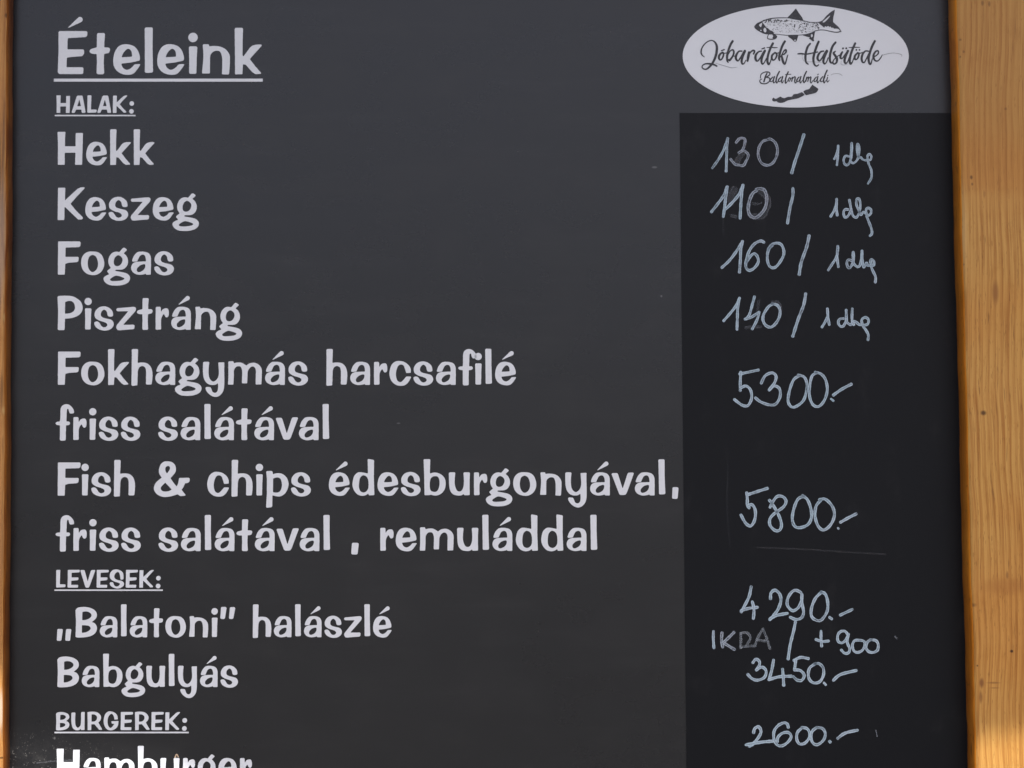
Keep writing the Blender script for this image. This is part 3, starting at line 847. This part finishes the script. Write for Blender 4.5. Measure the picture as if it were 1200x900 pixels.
def strokes(data, ox, oy, k):
    out = []
    for ln in data.split('|'):
        pts, fl = parse(ln)
        P = [(ox + p[0] / k, oy + p[1] / k, p[2] / k * 1.04) for p in pts]
        if len(P) == 1: out.append(('O', P[0][0], P[0][1], P[0][2] / 2)); continue
        out.append(('L', [tuple(q) for q in catmull(P, False)]))
    return out
KS = 17.14
w1 = strokes('180,462,10 130,420,24 112,360,28 130,280,26 190,195,22 260,145,20 330,130,20 390,165,30 425,240,44 425,350,48 400,460,48 350,570,44 290,650,40 220,705,30 160,700,24 130,665,22 150,625,24 210,598,26 290,600,36 370,615,34 425,645,30|540,370,30 490,410,40 468,470,44 490,520,30 530,500,28 560,430,34 560,385,30 545,365,24|545,390,20 600,385,18 640,375,18|520,335,22 575,315,28|745,145,44 700,220,44 660,330,44 635,440,44 635,530,36 655,570,24|650,420,20 700,340,22 750,320,30 770,370,36 750,440,34 710,500,40 680,530,40 665,510,20|750,450,16 800,440,16|930,345,26 870,350,30 820,420,44 810,490,44 850,540,28 900,480,28 960,380,36 990,340,44|990,345,48 950,440,46 925,540,44 940,600,34 975,590,22 1010,530,20|1075,370,46 1060,450,54 1045,540,40|1070,430,20 1110,360,30 1160,330,34 1185,350,34 1165,400,30', 815, 40, KS)
w1 += strokes('380,345,26 320,360,30 265,430,44 265,510,44 300,545,28 350,490,28 410,390,36 450,335,40|450,340,44 400,450,44 380,540,44 400,605,30 440,570,22 480,490,20|390,300,22 440,282,28|610,190,44 560,290,44 515,420,44 500,540,44 525,610,38 560,560,22 580,480,20|490,272,14 580,268,20 640,275,20 700,272,14|640,385,30 595,430,40 590,500,40 630,525,26 670,480,30 690,420,34 665,380,28|650,370,22 700,385,20 740,370,18|850,150,44 800,240,44 755,370,44 735,480,44 745,530,30|770,460,22 830,345,26 870,320,32 875,360,32 830,410,26 790,420,26 800,500,44 825,580,44 855,600,30 880,530,26 900,450,20 915,420,14', 870, 40, KS)
w2 = strokes('330,195,34 280,260,42 245,370,44 235,480,44 250,570,34 290,605,24|85,400,24 150,395,30 240,405,26 320,395,26 400,378,24 480,362,24|500,155,42 460,250,46 415,390,46 395,500,46 410,600,36 455,645,26 500,620,20|600,345,28 540,360,34 490,430,44 480,500,44 520,540,28 570,480,28 630,380,36 665,335,40|670,345,46 620,450,46 595,550,44 620,600,30 660,560,22 690,480,20|840,170,40 780,250,44 740,370,46 725,480,46 735,560,40 770,580,26 800,520,18|835,350,26 800,385,40 830,430,44 865,490,48 865,560,40 825,600,32 790,590,28 800,530,22 850,470,18 900,435,18 930,420,18|975,365,36 945,420,44 940,480,40 975,490,24 1020,430,26 1080,350,30|1090,340,46 1050,430,44 1020,530,46 1040,590,34 1080,560,22 1110,480,18|990,290,38|1055,288,38', 930, 40, KS)
w2 += strokes('205,190,42 160,290,44 115,420,44 95,540,44 115,600,38 150,560,22 180,480,20|80,272,12 180,268,20 300,268,12|250,385,30 200,440,40 200,500,40 235,510,26 270,460,34 280,400,34 255,375,28|255,375,22 310,385,20 370,365,18|230,320,34|293,320,32|470,345,26 410,345,28 355,410,40 335,490,44 350,560,36 390,570,26 430,500,24 480,400,30|600,145,44 545,250,46 500,380,46 475,490,46 490,590,40 520,600,30 550,500,20|560,470,24 620,440,24 670,390,28 665,340,28 620,350,34 580,410,42 575,480,42 610,535,30 660,540,24 710,490,22 750,420,14', 990, 40, KS)
w3 = strokes('205,85,14 185,130,20 165,195,18|120,150,10 130,100,12 180,72,12 230,75,14 240,105,14 200,135,12 185,142,10|195,140,12 235,150,14 235,190,14 190,220,14 130,215,14 112,180,12 140,160,8|280,135,12 250,165,16 245,190,14 270,190,10 295,150,12 300,130,14|300,130,16 285,180,16 290,212,12 315,190,8|362,65,18 335,120,18 320,180,18 330,212,14 350,180,8|385,135,12 355,165,16 350,190,14 375,190,10 400,150,12 405,130,14|405,130,16 392,180,16 398,212,12 420,180,8|475,70,18 450,130,18 438,190,18 445,215,14 470,180,8|440,105,9 510,100,9|490,145,12 475,175,14 490,190,10 505,160,12 495,142,10|505,150,8 525,150,8|530,140,16 520,190,14|525,170,8 550,135,12 565,140,16 558,190,16 570,212,12 590,185,8|615,135,12 590,165,16 585,190,14 608,190,10 630,150,12 638,130,14|638,130,16 625,180,16 632,212,12 655,180,8|708,65,18 682,120,18 668,180,18 680,208,14 695,180,8|712,140,16 700,190,14|705,170,8 730,135,12 735,150,14 725,190,14|728,170,8 755,135,12 765,145,16 758,190,14 770,212,12 790,180,8|835,135,12 810,165,16 805,190,14 828,190,10 850,150,12 855,130,14|855,130,16 845,180,16 852,212,12 875,180,8|850,108,10 862,98,10|918,130,12 893,160,16 890,192,14 914,190,10 938,150,12 948,122,12|972,50,18 945,110,18 928,170,18 935,212,14 955,180,8|978,140,14 968,180,14 980,200,12 1000,175,8|982,115,15', 880, 78, 10.91)
hair = strokes('400,585,6 500,615,7 600,645,7 720,680,7 840,665,4', 815, 40, KS) + strokes('170,400,4 180,500,4 240,555,5 400,560,5 560,572,4|955,540,4 950,600,5 1000,625,4 1080,605,4', 930, 40, KS) \
     + strokes('750,425,7 850,400,7 950,383,7 1050,390,7 1140,420,9 1135,455,4', 990, 40, KS) + strokes('1020,110,4 1060,95,4 1110,92,4 1150,105,4 1165,120,3', 880, 78, 10.91)
for nm, sh, lb in (('script_word', w1, 'first dark brush-script word, Jóbarátok'), ('script_word', w2, 'second dark brush-script word, Halsütöde'), ('script_word', w3, 'small dark brush-script word, Balatonalmádi')):
    o = px_solid(nm, sh, sticker, M_ink, .0002, -.00045)
    o['label'] = lb
px_solid('script_flourish', hair, sticker, M_hair, .00015, -.00045, res=10, sigma=.05)

def P_(s, ox, oy, k, smooth=True):
    pts, fl = parse(s)
    P = [(ox + p[0] / k, oy + p[1] / k) for p in pts]
    return [tuple(q) for q in catmull(P, True, fl)] if smooth else P
lake = [('P', P_('785,232c 800,245 830,265 858,287 850,315 820,340 760,355 705,368c 685,350 668,320c 700,300 740,290 755,272', 880, 78, 10.91)),
        ('P', P_('653,328c 670,345 686,364c 650,385 600,408 540,420 470,435 430,455 385,466 345,460 325,445 290,447 270,432 275,410 290,400 310,415 340,405 375,387 400,400 430,405 470,390 520,385 545,357 590,350 620,340', 880, 78, 10.91))]
px_solid('lake_outline', lake, sticker, M_ink, .0002, -.00045, sigma=.15)

FX, GX = (878, 5), (925, 5)
fish = []
fish += [('L', [tuple(q) for q in catmull([(878 + x / KS, 5 + y / KS, wd / KS) for x, y, wd in
        ((105, 455, 16), (150, 400, 18), (230, 358, 18), (320, 322, 22), (430, 292, 20), (560, 278, 16), (760, 276, 14), (850, 290, 10), (1080, 332, 12), (1200, 362, 12), (1306, 368, 12), (1400, 362, 12), (1450, 345, 12))], False)])]
fish += [('L', [tuple(q) for q in catmull([(878 + x / KS, 5 + y / KS, wd / KS) for x, y, wd in
        ((110, 465, 16), (140, 500, 18), (220, 550, 18), (300, 588, 16), (400, 603, 12), (560, 606, 10), (740, 625, 12), (850, 622, 10), (1000, 622, 12), (1130, 610, 14), (1236, 580, 12), (1330, 540, 12), (1410, 520, 14), (1510, 522, 14), (1650, 552, 16), (1760, 566, 18), (1840, 545, 20))], False)])]
A_ = lambda s: ('P', P_(s, 878, 5, KS))
B_ = lambda s: ('P', P_(s, 925, 5, KS))
fish += [A_('760,275c 830,205 935,88c 960,125 1010,200 1060,270 1085,332c 950,315 860,300'), A_('800,622c 985,628c 965,690 945,745 900,748 850,702 780,650'),
         B_('265,625c 330,605 430,580 515,548c 500,640 488,700 497,740c 470,747 430,715 390,690c 405,668 340,650'),
         B_('600,395c 596,362c 660,330 740,240 830,160 914,112c 897,200 880,280 875,360c 930,410 990,465 1040,545c 1015,530 985,500 940,490 900,492 870,470 850,478 820,448 800,462 780,440 740,455 715,440 700,470 660,440'),
         A_('105,455 160,400 240,358 265,370 290,392 345,450 400,515 475,552 482,602 400,602 350,597 290,588 220,550 140,500')]
neg = [('-', P_('668,355 740,288 807,232 812,248 760,312 700,366', 925, 5, KS)), ('-', P_('195,420 235,385 258,380 245,440 225,462', 878, 5, KS)),
       ('-', P_('300,478 328,482 346,530 330,566 300,560 284,520', 878, 5, KS)), ('-', P_('222,515 247,520 240,542 220,535', 878, 5, KS)),
       ('-', P_('272,372 300,378 350,440 375,482 345,470 300,415', 878, 5, KS)), ('-', P_('900,718 930,712 935,735 905,738', 878, 5, KS)),
       ('-', P_('430,620 455,600 470,640 440,668', 925, 5, KS))]
fish += neg
fish += [('L', [tuple(q) for q in catmull([(878 + x / KS, 5 + y / KS, wd / KS) for x, y, wd in ((400, 590, 14), (372, 640, 16), (370, 692, 18), (450, 706, 18), (520, 690, 24), (545, 650, 26), (500, 615, 24), (465, 585, 22))], False)]),
         ('P', P_('455,600 530,625 545,660 500,690 465,680 480,640', 878, 5, KS))]
fr = random.Random(11)
for k in range(34):       # dark mottling along the back
    x = fr.uniform(300, 760); y = 300 + fr.uniform(5, 55) * (1.1 - (x - 300) / 900)
    fish.append(('L', [(878 + x / KS, 5 + y / KS, fr.uniform(9, 20) / KS), (878 + (x + fr.uniform(-30, 30)) / KS, 5 + (y + fr.uniform(0, 26)) / KS, fr.uniform(7, 14) / KS)]))
for k in range(300):      # scale specks on the flank
    x = fr.uniform(350, 1400)
    top_ = 320 + max(0, x - 850) * .10; bot_ = 590 - max(0, x - 1050) * .20
    y = top_ + (bot_ - top_) * fr.random() ** 1.2
    s_ = fr.choice((4.5, 5, 5, 6, 6, 8, 10)) * (1.3 if x > 1000 else 1)
    fish.append(('L', [(878 + x / KS, 5 + y / KS, s_ / KS), (878 + (x + fr.uniform(-12, 12)) / KS, 5 + (y + fr.uniform(-8, 8)) / KS, s_ / KS)]))
fish.append(('L', [(878 + 912 / KS, 5 + 415 / KS, 1.2), (878 + 908 / KS, 5 + 462 / KS, 1.1)]))
for x, y in ((1130, 500), (1110, 395), (1275, 450), (1340, 430), (1370, 410), (1380, 470), (1480, 400), (1500, 440)):
    fish.append(('O', 878 + x / KS, 5 + y / KS, .8))
fo = px_solid('fish_emblem', fish, sticker, M_ink, .0002, -.00045, res=12, sigma=.05, tol=.02)
fo['label'] = 'dark engraved fish facing left at the top of the oval sticker'

# ------------------------------------------------------------------ chalked prices
layer = [0]
cr = random.Random(5)
def ribbon(P, wpx):
    """returns verts, faces, uvs for one chalk stroke; P photo pixels"""
    layer[0] = (layer[0] + 1) % 9
    h = .00050 + layer[0] * .000012
    C = catmull(P, False, None, 7) if len(P) > 2 else np.array([np.array(P[0]) + (np.array(P[-1]) - np.array(P[0])) * t for t in np.linspace(0, 1, 8)])
    C = [tuple(c) for c in C]
    hw = wpx * 1.07 / 2
    a, b = np.array(C[0]), np.array(C[1]); d0 = (a - b) / (np.linalg.norm(a - b) + 1e-9)
    a2, b2 = np.array(C[-1]), np.array(C[-2]); d1 = (a2 - b2) / (np.linalg.norm(a2 - b2) + 1e-9)
    pre = [(tuple(a + d0 * hw * math.sin(t)), math.cos(t)) for t in (1.5, 1.15, .75, .35)]
    post = [(tuple(a2 + d1 * hw * math.sin(t)), math.cos(t)) for t in (.35, .75, 1.15, 1.5)]
    seq = pre + [(c, 1) for c in C] + post
    pts = np.array([s[0] for s in seq])
    tan = np.gradient(pts, axis=0)
    tan /= (np.linalg.norm(tan, axis=1)[:, None] + 1e-9)
    nor = np.stack([-tan[:, 1], tan[:, 0]], 1)
    V, UV, F = [], [], []
    L = 0
    ph = cr.uniform(0, 6)
    for i, (p, f) in enumerate(seq):
        if i: L += np.linalg.norm(pts[i] - pts[i - 1])
        ww = hw * f * (1 + .10 * math.sin(L * .55 + ph) + .06 * math.sin(L * 1.7 + ph * 2)) + .05
        for v in (-1, -.5, 0, .5, 1):
            q = pts[i] + nor[i] * ww * v
            l = loc(q[0], q[1])
            V.append((l.x, -h, l.z)); UV.append((L * PX + ph, v * (.2 + .8 * f) if abs(v) < 1 else v))
    for i in range(len(seq) - 1):
        for j in range(4):
            a_ = i * 5 + j
            F.append((a_, a_ + 1, a_ + 6, a_ + 5))
    return V, F, UV

def chalk(name, data, org, k, m=None, wpx=2.9):
    m = m or M_chalk
    V, F, UV = [], [], []
    for ln in data.split('|'):
        pts, fl = parse(ln)
        P = [(org[0] + p[0] / k, org[1] + p[1] / k) for p in pts]
        if len(P) == 1: P = [P[0], (P[0][0] + .5, P[0][1] + .4)]
        v, f, u = ribbon(P, wpx)
        o = len(V)
        V += v; UV += u
        F += [tuple(i + o for i in q) for q in f]
    me = mesh_from(name, V, F)
    # face the camera
    me.update()
    ul = me.uv_layers.new(name='UVMap')
    for lp in me.loops:
        ul.data[lp.index].uv = UV[lp.vertex_index]
    return link(name, me, strip, m)

D, LE, SL, DA, PT = 'chalk_digit', 'chalk_letter', 'chalk_slash', 'chalk_dash', 'chalk_dot'
o1 = (825, 150); k1 = 13.33
chalk(D, '130,625 220,500 300,360 340,250 370,165|370,165 357,300 352,450 345,675', o1, k1, wpx=2.9)
chalk(D, '500,230 550,170 610,160 640,190 630,270 600,350|545,390 610,355 670,390 690,440 650,530 610,590 540,580 480,565 415,490', o1, k1, M_chalk_dim, 3.0)
chalk(D, '1010,180 920,210 860,300 845,420 890,540 980,585 1070,550 1130,450 1145,330 1110,230 1040,175 1000,180', o1, k1, M_chalk_dim, 3.0)
chalk('chalk_smudge', '600,380 570,440 530,500 520,550', o1, k1, M_smear, 7)
o2 = (905, 150); k2 = 9.23
chalk(SL, '340,75 300,200 240,380 210,485', o2, k2, wpx=3.5)
chalk(D, '670,335 700,270 712,195|712,195 708,300 698,400', o2, k2, wpx=2.6)
chalk(LE, '830,310 790,305 770,350 785,395 820,395 850,330 860,240 858,165|858,165 850,280 845,370', o2, k2, wpx=2.6)
chalk(LE, '850,370 880,380 920,340 940,260 935,190 918,175 915,230 925,300 945,320 960,320 975,340 1010,350 1030,340', o2, k2, wpx=2.4)
chalk(LE, '1030,340 1030,300 1050,285 1070,310 1060,345 1035,350 1045,400 1070,460 1070,540 1035,600', o2, k2, wpx=2.5)
o3 = (825, 212); k3 = 10.43
chalk(D, '90,380 160,290 240,180 280,75|285,75 265,200 250,330 235,435', o3, k3, wpx=3.2)
chalk(D, '270,340 350,260 430,160 475,55|475,55 460,150 450,280 440,455', o3, k3, wpx=3.3)
chalk(D, '640,120 590,160 550,260 540,360 570,430 630,450 700,400 750,320 765,210 740,120 680,95 640,105', o3, k3, M_chalk_dim, 3.7)
chalk('chalk_smudge', '700,140 780,220 770,330 700,440 600,430', o3, k3, M_smear, 7)
chalk('chalk_smudge', '370,110 330,180 330,260', o3, k3, M_smear, 8)
chalk('chalk_smudge', '580,270 640,285 700,270', o3, k3, M_smear, 2.5)
chalk('chalk_smudge', '340,430 390,440', o3, k3, M_smear, 4)
chalk(SL, '1085,95 1085,180 1050,330 1020,515', o3, k3, wpx=3.3)
o4 = (960, 225); k4 = 15
chalk(D, '200,430 260,330 300,220 305,130|305,130 300,270 315,410', o4, k4, wpx=2.9)
chalk(LE, '500,310 450,310 425,370 445,440 480,445 520,400 550,340|530,145 550,260 575,380 600,430', o4, k4, wpx=2.8)
chalk(LE, '600,430 650,450 690,390 715,300 720,200 700,125 670,115 650,150 655,230 690,320 720,390 740,400 770,350 800,370 830,390', o4, k4, wpx=2.6)
chalk(LE, '830,390 820,340 830,295 870,285 910,320 905,380 870,410 835,420 860,500 900,600 925,690 920,740 890,770', o4, k4, wpx=2.8)
o5 = (835, 270); k5 = 10
chalk(D, '110,435 200,350 290,230 350,130|350,130 330,230 325,350 315,490', o5, k5, wpx=3.2)
chalk(D, '600,140 560,125 490,160 430,240 395,350 390,430 430,470 490,440 535,370 520,300 480,275 430,320 400,370', o5, k5, wpx=3.2)
chalk(D, '700,175 655,230 640,320 660,410 710,440 760,410 820,320 835,250 810,175 760,150 700,165 650,220', o5, k5, wpx=3.1)
chalk(SL, '1130,65 1100,200 1040,370 1015,515', o5, k5, wpx=3.5)
o6 = (955, 280); k6 = 14.1
chalk(D, '220,515 280,420 350,310 375,200 375,125|375,125 365,300 385,460', o6, k6, wpx=2.9)
chalk(LE, '600,360 550,345 525,400 550,480 590,460 630,380 640,300 630,220|630,220 625,320 640,410 700,465', o6, k6, wpx=2.9)
chalk(LE, '700,465 740,440 765,330 775,200|775,200 780,330 790,430 810,470 850,400 870,440 920,440', o6, k6, wpx=2.9)
chalk(LE, '930,430 915,370 930,340 970,370 970,430 930,460 960,540 1000,630 995,715', o6, k6, wpx=2.9)
o7 = (835, 335); k7 = 10
chalk(D, '130,410 200,330 270,240 315,145|315,145 295,250 290,370 285,510', o7, k7, wpx=3.0)
chalk(D, '490,130 465,220 430,340 385,390|380,390 450,370 540,310|545,310 520,400 465,505', o7, k7, wpx=3.0)
chalk(D, '700,215 650,250 600,330 590,400 620,460 680,485 740,440 780,370 790,290 760,230 700,210', o7, k7, wpx=3.2)
chalk('chalk_smudge', '540,180 530,280|390,490 470,480 560,480|700,190 780,200 800,280', o7, k7, M_smear, 3.2)
chalk(SL, '1090,95 1065,230 1000,400 940,590', o7, k7, wpx=3.4)
o8 = (950, 345); k8 = 14.1
chalk(D, '185,540 240,450 280,350 275,240|275,240 285,380 305,500', o8, k8, wpx=2.9)
chalk(LE, '540,400 480,410 455,460 480,520 530,530 570,470 585,380 585,260|585,260 590,400 600,460 650,500 680,480', o8, k8, wpx=2.9)
chalk(LE, '685,240 680,350 685,450 710,500|700,440 750,460 800,500 850,500', o8, k8, wpx=3.0)
chalk(LE, '850,490 840,430 870,390 920,385 955,430 940,490 890,510 860,520 910,590 950,670 945,750', o8, k8, wpx=2.9)
o9 = (850, 425); k9 = 7.5
chalk(D, '125,100 290,65|135,85 130,180 130,245|130,225 180,205 220,240 230,310 200,375 150,375 80,325', o9, k9, wpx=3.1)
chalk(D, '315,180 350,115 410,90 445,120 430,180 385,235|385,240 430,205 475,230 480,300 440,365 380,370 310,345 265,310', o9, k9, wpx=3.2)
chalk(D, '650,115 600,150 565,240 550,330 570,380 610,390 680,340 710,260 715,180 690,125 640,110', o9, k9, wpx=3.1)
chalk(D, '800,90 760,120 740,210 740,300 770,370 820,385 870,330 895,240 880,150 840,100 790,85', o9, k9, wpx=3.1)
chalk(PT, '930,320 948,335', o9, k9, wpx=2.6)
chalk(DA, '950,285 1020,235 1105,190', o9, k9, wpx=3.3)
o10 = (855, 565); k10 = 7.5
chalk(D, '160,110 250,80 330,55|150,95 155,150 155,205 170,225|165,205 200,200 225,250 220,330 185,385 140,360 100,290', o10, k10, wpx=3.3)
chalk(D, '350,160 380,200 430,290 455,370 440,420 400,425 355,380 355,320 400,270 470,220 495,170 470,130 420,125 380,170 355,220', o10, k10, wpx=3.3)
chalk(D, '650,125 600,150 565,230 550,320 570,385 620,400 690,370 720,300 710,220 680,150 640,120', o10, k10, wpx=3.3)
chalk(D, '800,160 760,210 750,300 780,390 830,420 890,370 920,290 900,210 840,150 790,155', o10, k10, wpx=3.3)
chalk(PT, '950,402 957,410', o10, k10, wpx=2.0)
chalk(DA, '975,352 1040,315 1110,280', o10, k10, wpx=3.3)
o11 = (855, 680); k11 = 7.74
chalk(D, '195,60 175,150 130,240 105,285|105,275 170,255 250,245|205,195 220,260 215,345', o11, k11, wpx=3.3)
chalk(D, '370,165 375,115 410,90 450,120 465,180 440,260 390,330 365,355|365,350 420,320 520,300', o11, k11, wpx=3.5)
chalk(D, '645,110 600,90 560,110 525,170 525,230 570,275 620,250 650,190 655,130|655,130 655,200 670,290 650,340 600,355 550,335', o11, k11, wpx=3.3)
chalk(D, '830,110 780,160 745,240 740,320 780,360 830,360 880,290 890,210 870,130 830,105', o11, k11, wpx=3.3)
chalk(PT, '905,335 925,350', o11, k11, wpx=2.9)
chalk(DA, '1005,315 1110,265', o11, k11, wpx=3.2)
o12 = (825, 725); k12 = 10
chalk(SL, '1070,40 1050,140 1010,300 985,470', o12, k12, wpx=3.3)
chalk(LE, '110,150 108,230 115,340', o12, k12, M_chalk, 3.0)
chalk(LE, '210,165 205,250 218,330|350,160 290,220 225,280|225,280 290,320 355,360', o12, k12, M_chalk_dim, 3.3)
chalk(LE, '430,170 430,340|430,170 500,165 540,210 530,260 490,320|430,335 520,320 600,320', o12, k12, M_chalk_faint, 2.8)
chalk(LE, '600,300 640,200 690,120|690,120 730,220 770,345|620,245 710,262', o12, k12, M_chalk_faint, 2.8)
o13 = (940, 725); k13 = 10.9
chalk('chalk_plus', '240,160 240,250 248,350|175,265 250,290 335,285', o13, k13, wpx=3.0)
chalk(D, '580,200 545,160 490,165 455,210 455,280 500,310 550,280 580,220|590,200 575,300 605,380 590,435 540,440 500,400', o13, k13, wpx=3.0)
chalk(D, '730,275 670,280 640,340 660,410 710,430 770,400 800,340 790,290 740,275', o13, k13, wpx=3.0)
chalk(D, '880,270 830,300 815,370 850,420 910,430 960,400 970,330 940,280 870,268', o13, k13, wpx=3.1)
o14 = (865, 765); k14 = 7.5
chalk(D, '130,85 155,55 185,75 185,110 160,150|160,150 210,125 245,160 230,215 170,240 120,225 85,190', o14, k14, wpx=3.2)
chalk(D, '310,65 295,150 270,235|270,235 360,210 465,205|390,145 395,210 400,285', o14, k14, wpx=3.3)
chalk(D, '490,65 550,40 615,50|505,65 500,110 495,150|495,150 545,155 580,195 560,240 520,240 485,210', o14, k14, wpx=3.3)
chalk(D, '680,95 630,130 615,190 630,240 670,265 720,250 750,190 745,130 710,95 670,97', o14, k14, wpx=3.2)
chalk(PT, '755,265 768,280', o14, k14, wpx=2.8)
chalk(DA, '838,240 900,190 1035,155', o14, k14, wpx=3.4)
chalk(D, '135,700 145,665 180,650 200,690 180,740 130,800 100,820|70,808 200,785 310,775', o14, k14, wpx=3.4)
chalk(D, '440,655 430,625 400,615 350,640 315,690 315,760 345,810 390,815 440,780 465,735 440,700 390,705 350,740 345,780', o14, k14, wpx=3.2)
chalk(D, '560,660 520,700 515,760 540,800 590,790 630,730 610,670 560,655', o14, k14, wpx=3.2)
chalk(D, '690,655 650,690 640,750 660,795 700,805 750,765 765,710 740,665 690,655', o14, k14, wpx=3.2)
chalk(PT, '803,778 808,783', o14, k14, wpx=3.2)
chalk(DA, '875,750 940,705 1045,680', o14, k14, wpx=3.4)
# scuffs on the film
chalk('scuff_mark', '0,0 50,2 100,5 150,8', (887, 641.5), 1, M_line, 1.6)
chalk('scuff_mark', '0,0 1,22', (847, 255), 1, M_ghost, 2)
chalk('scuff_mark', '0,0 1.5,2', (1049, 746), 1, M_chalk_faint, 2)
chalk('scuff_mark', '0,0 2,8', (1026, 855), 1, M_chalk_faint, 1)
chalk('scuff_mark', '0,0 -1,50 2,100', (853, 540), 1, M_ghost, 2)
# long scratch and small seed stuck on the panel at the lower left
def on_panel(o):
    o.parent = panel
    o.location = (0, .00035, 0)
on_panel(chalk('scratch', '0,2 20,0 52,-2', (43, 892), 1, M_smear, 1.4))
seed = chalk('seed_husk', '0,4 2,0 4,3', (205, 884), 1, M_chalk, 1.1)
on_panel(seed)
sd, snt, sb, _, _ = mat('dry_seed')
sb.inputs['Base Color'].default_value = (.42, .30, .20, 1)
seed.data.materials[0] = sd
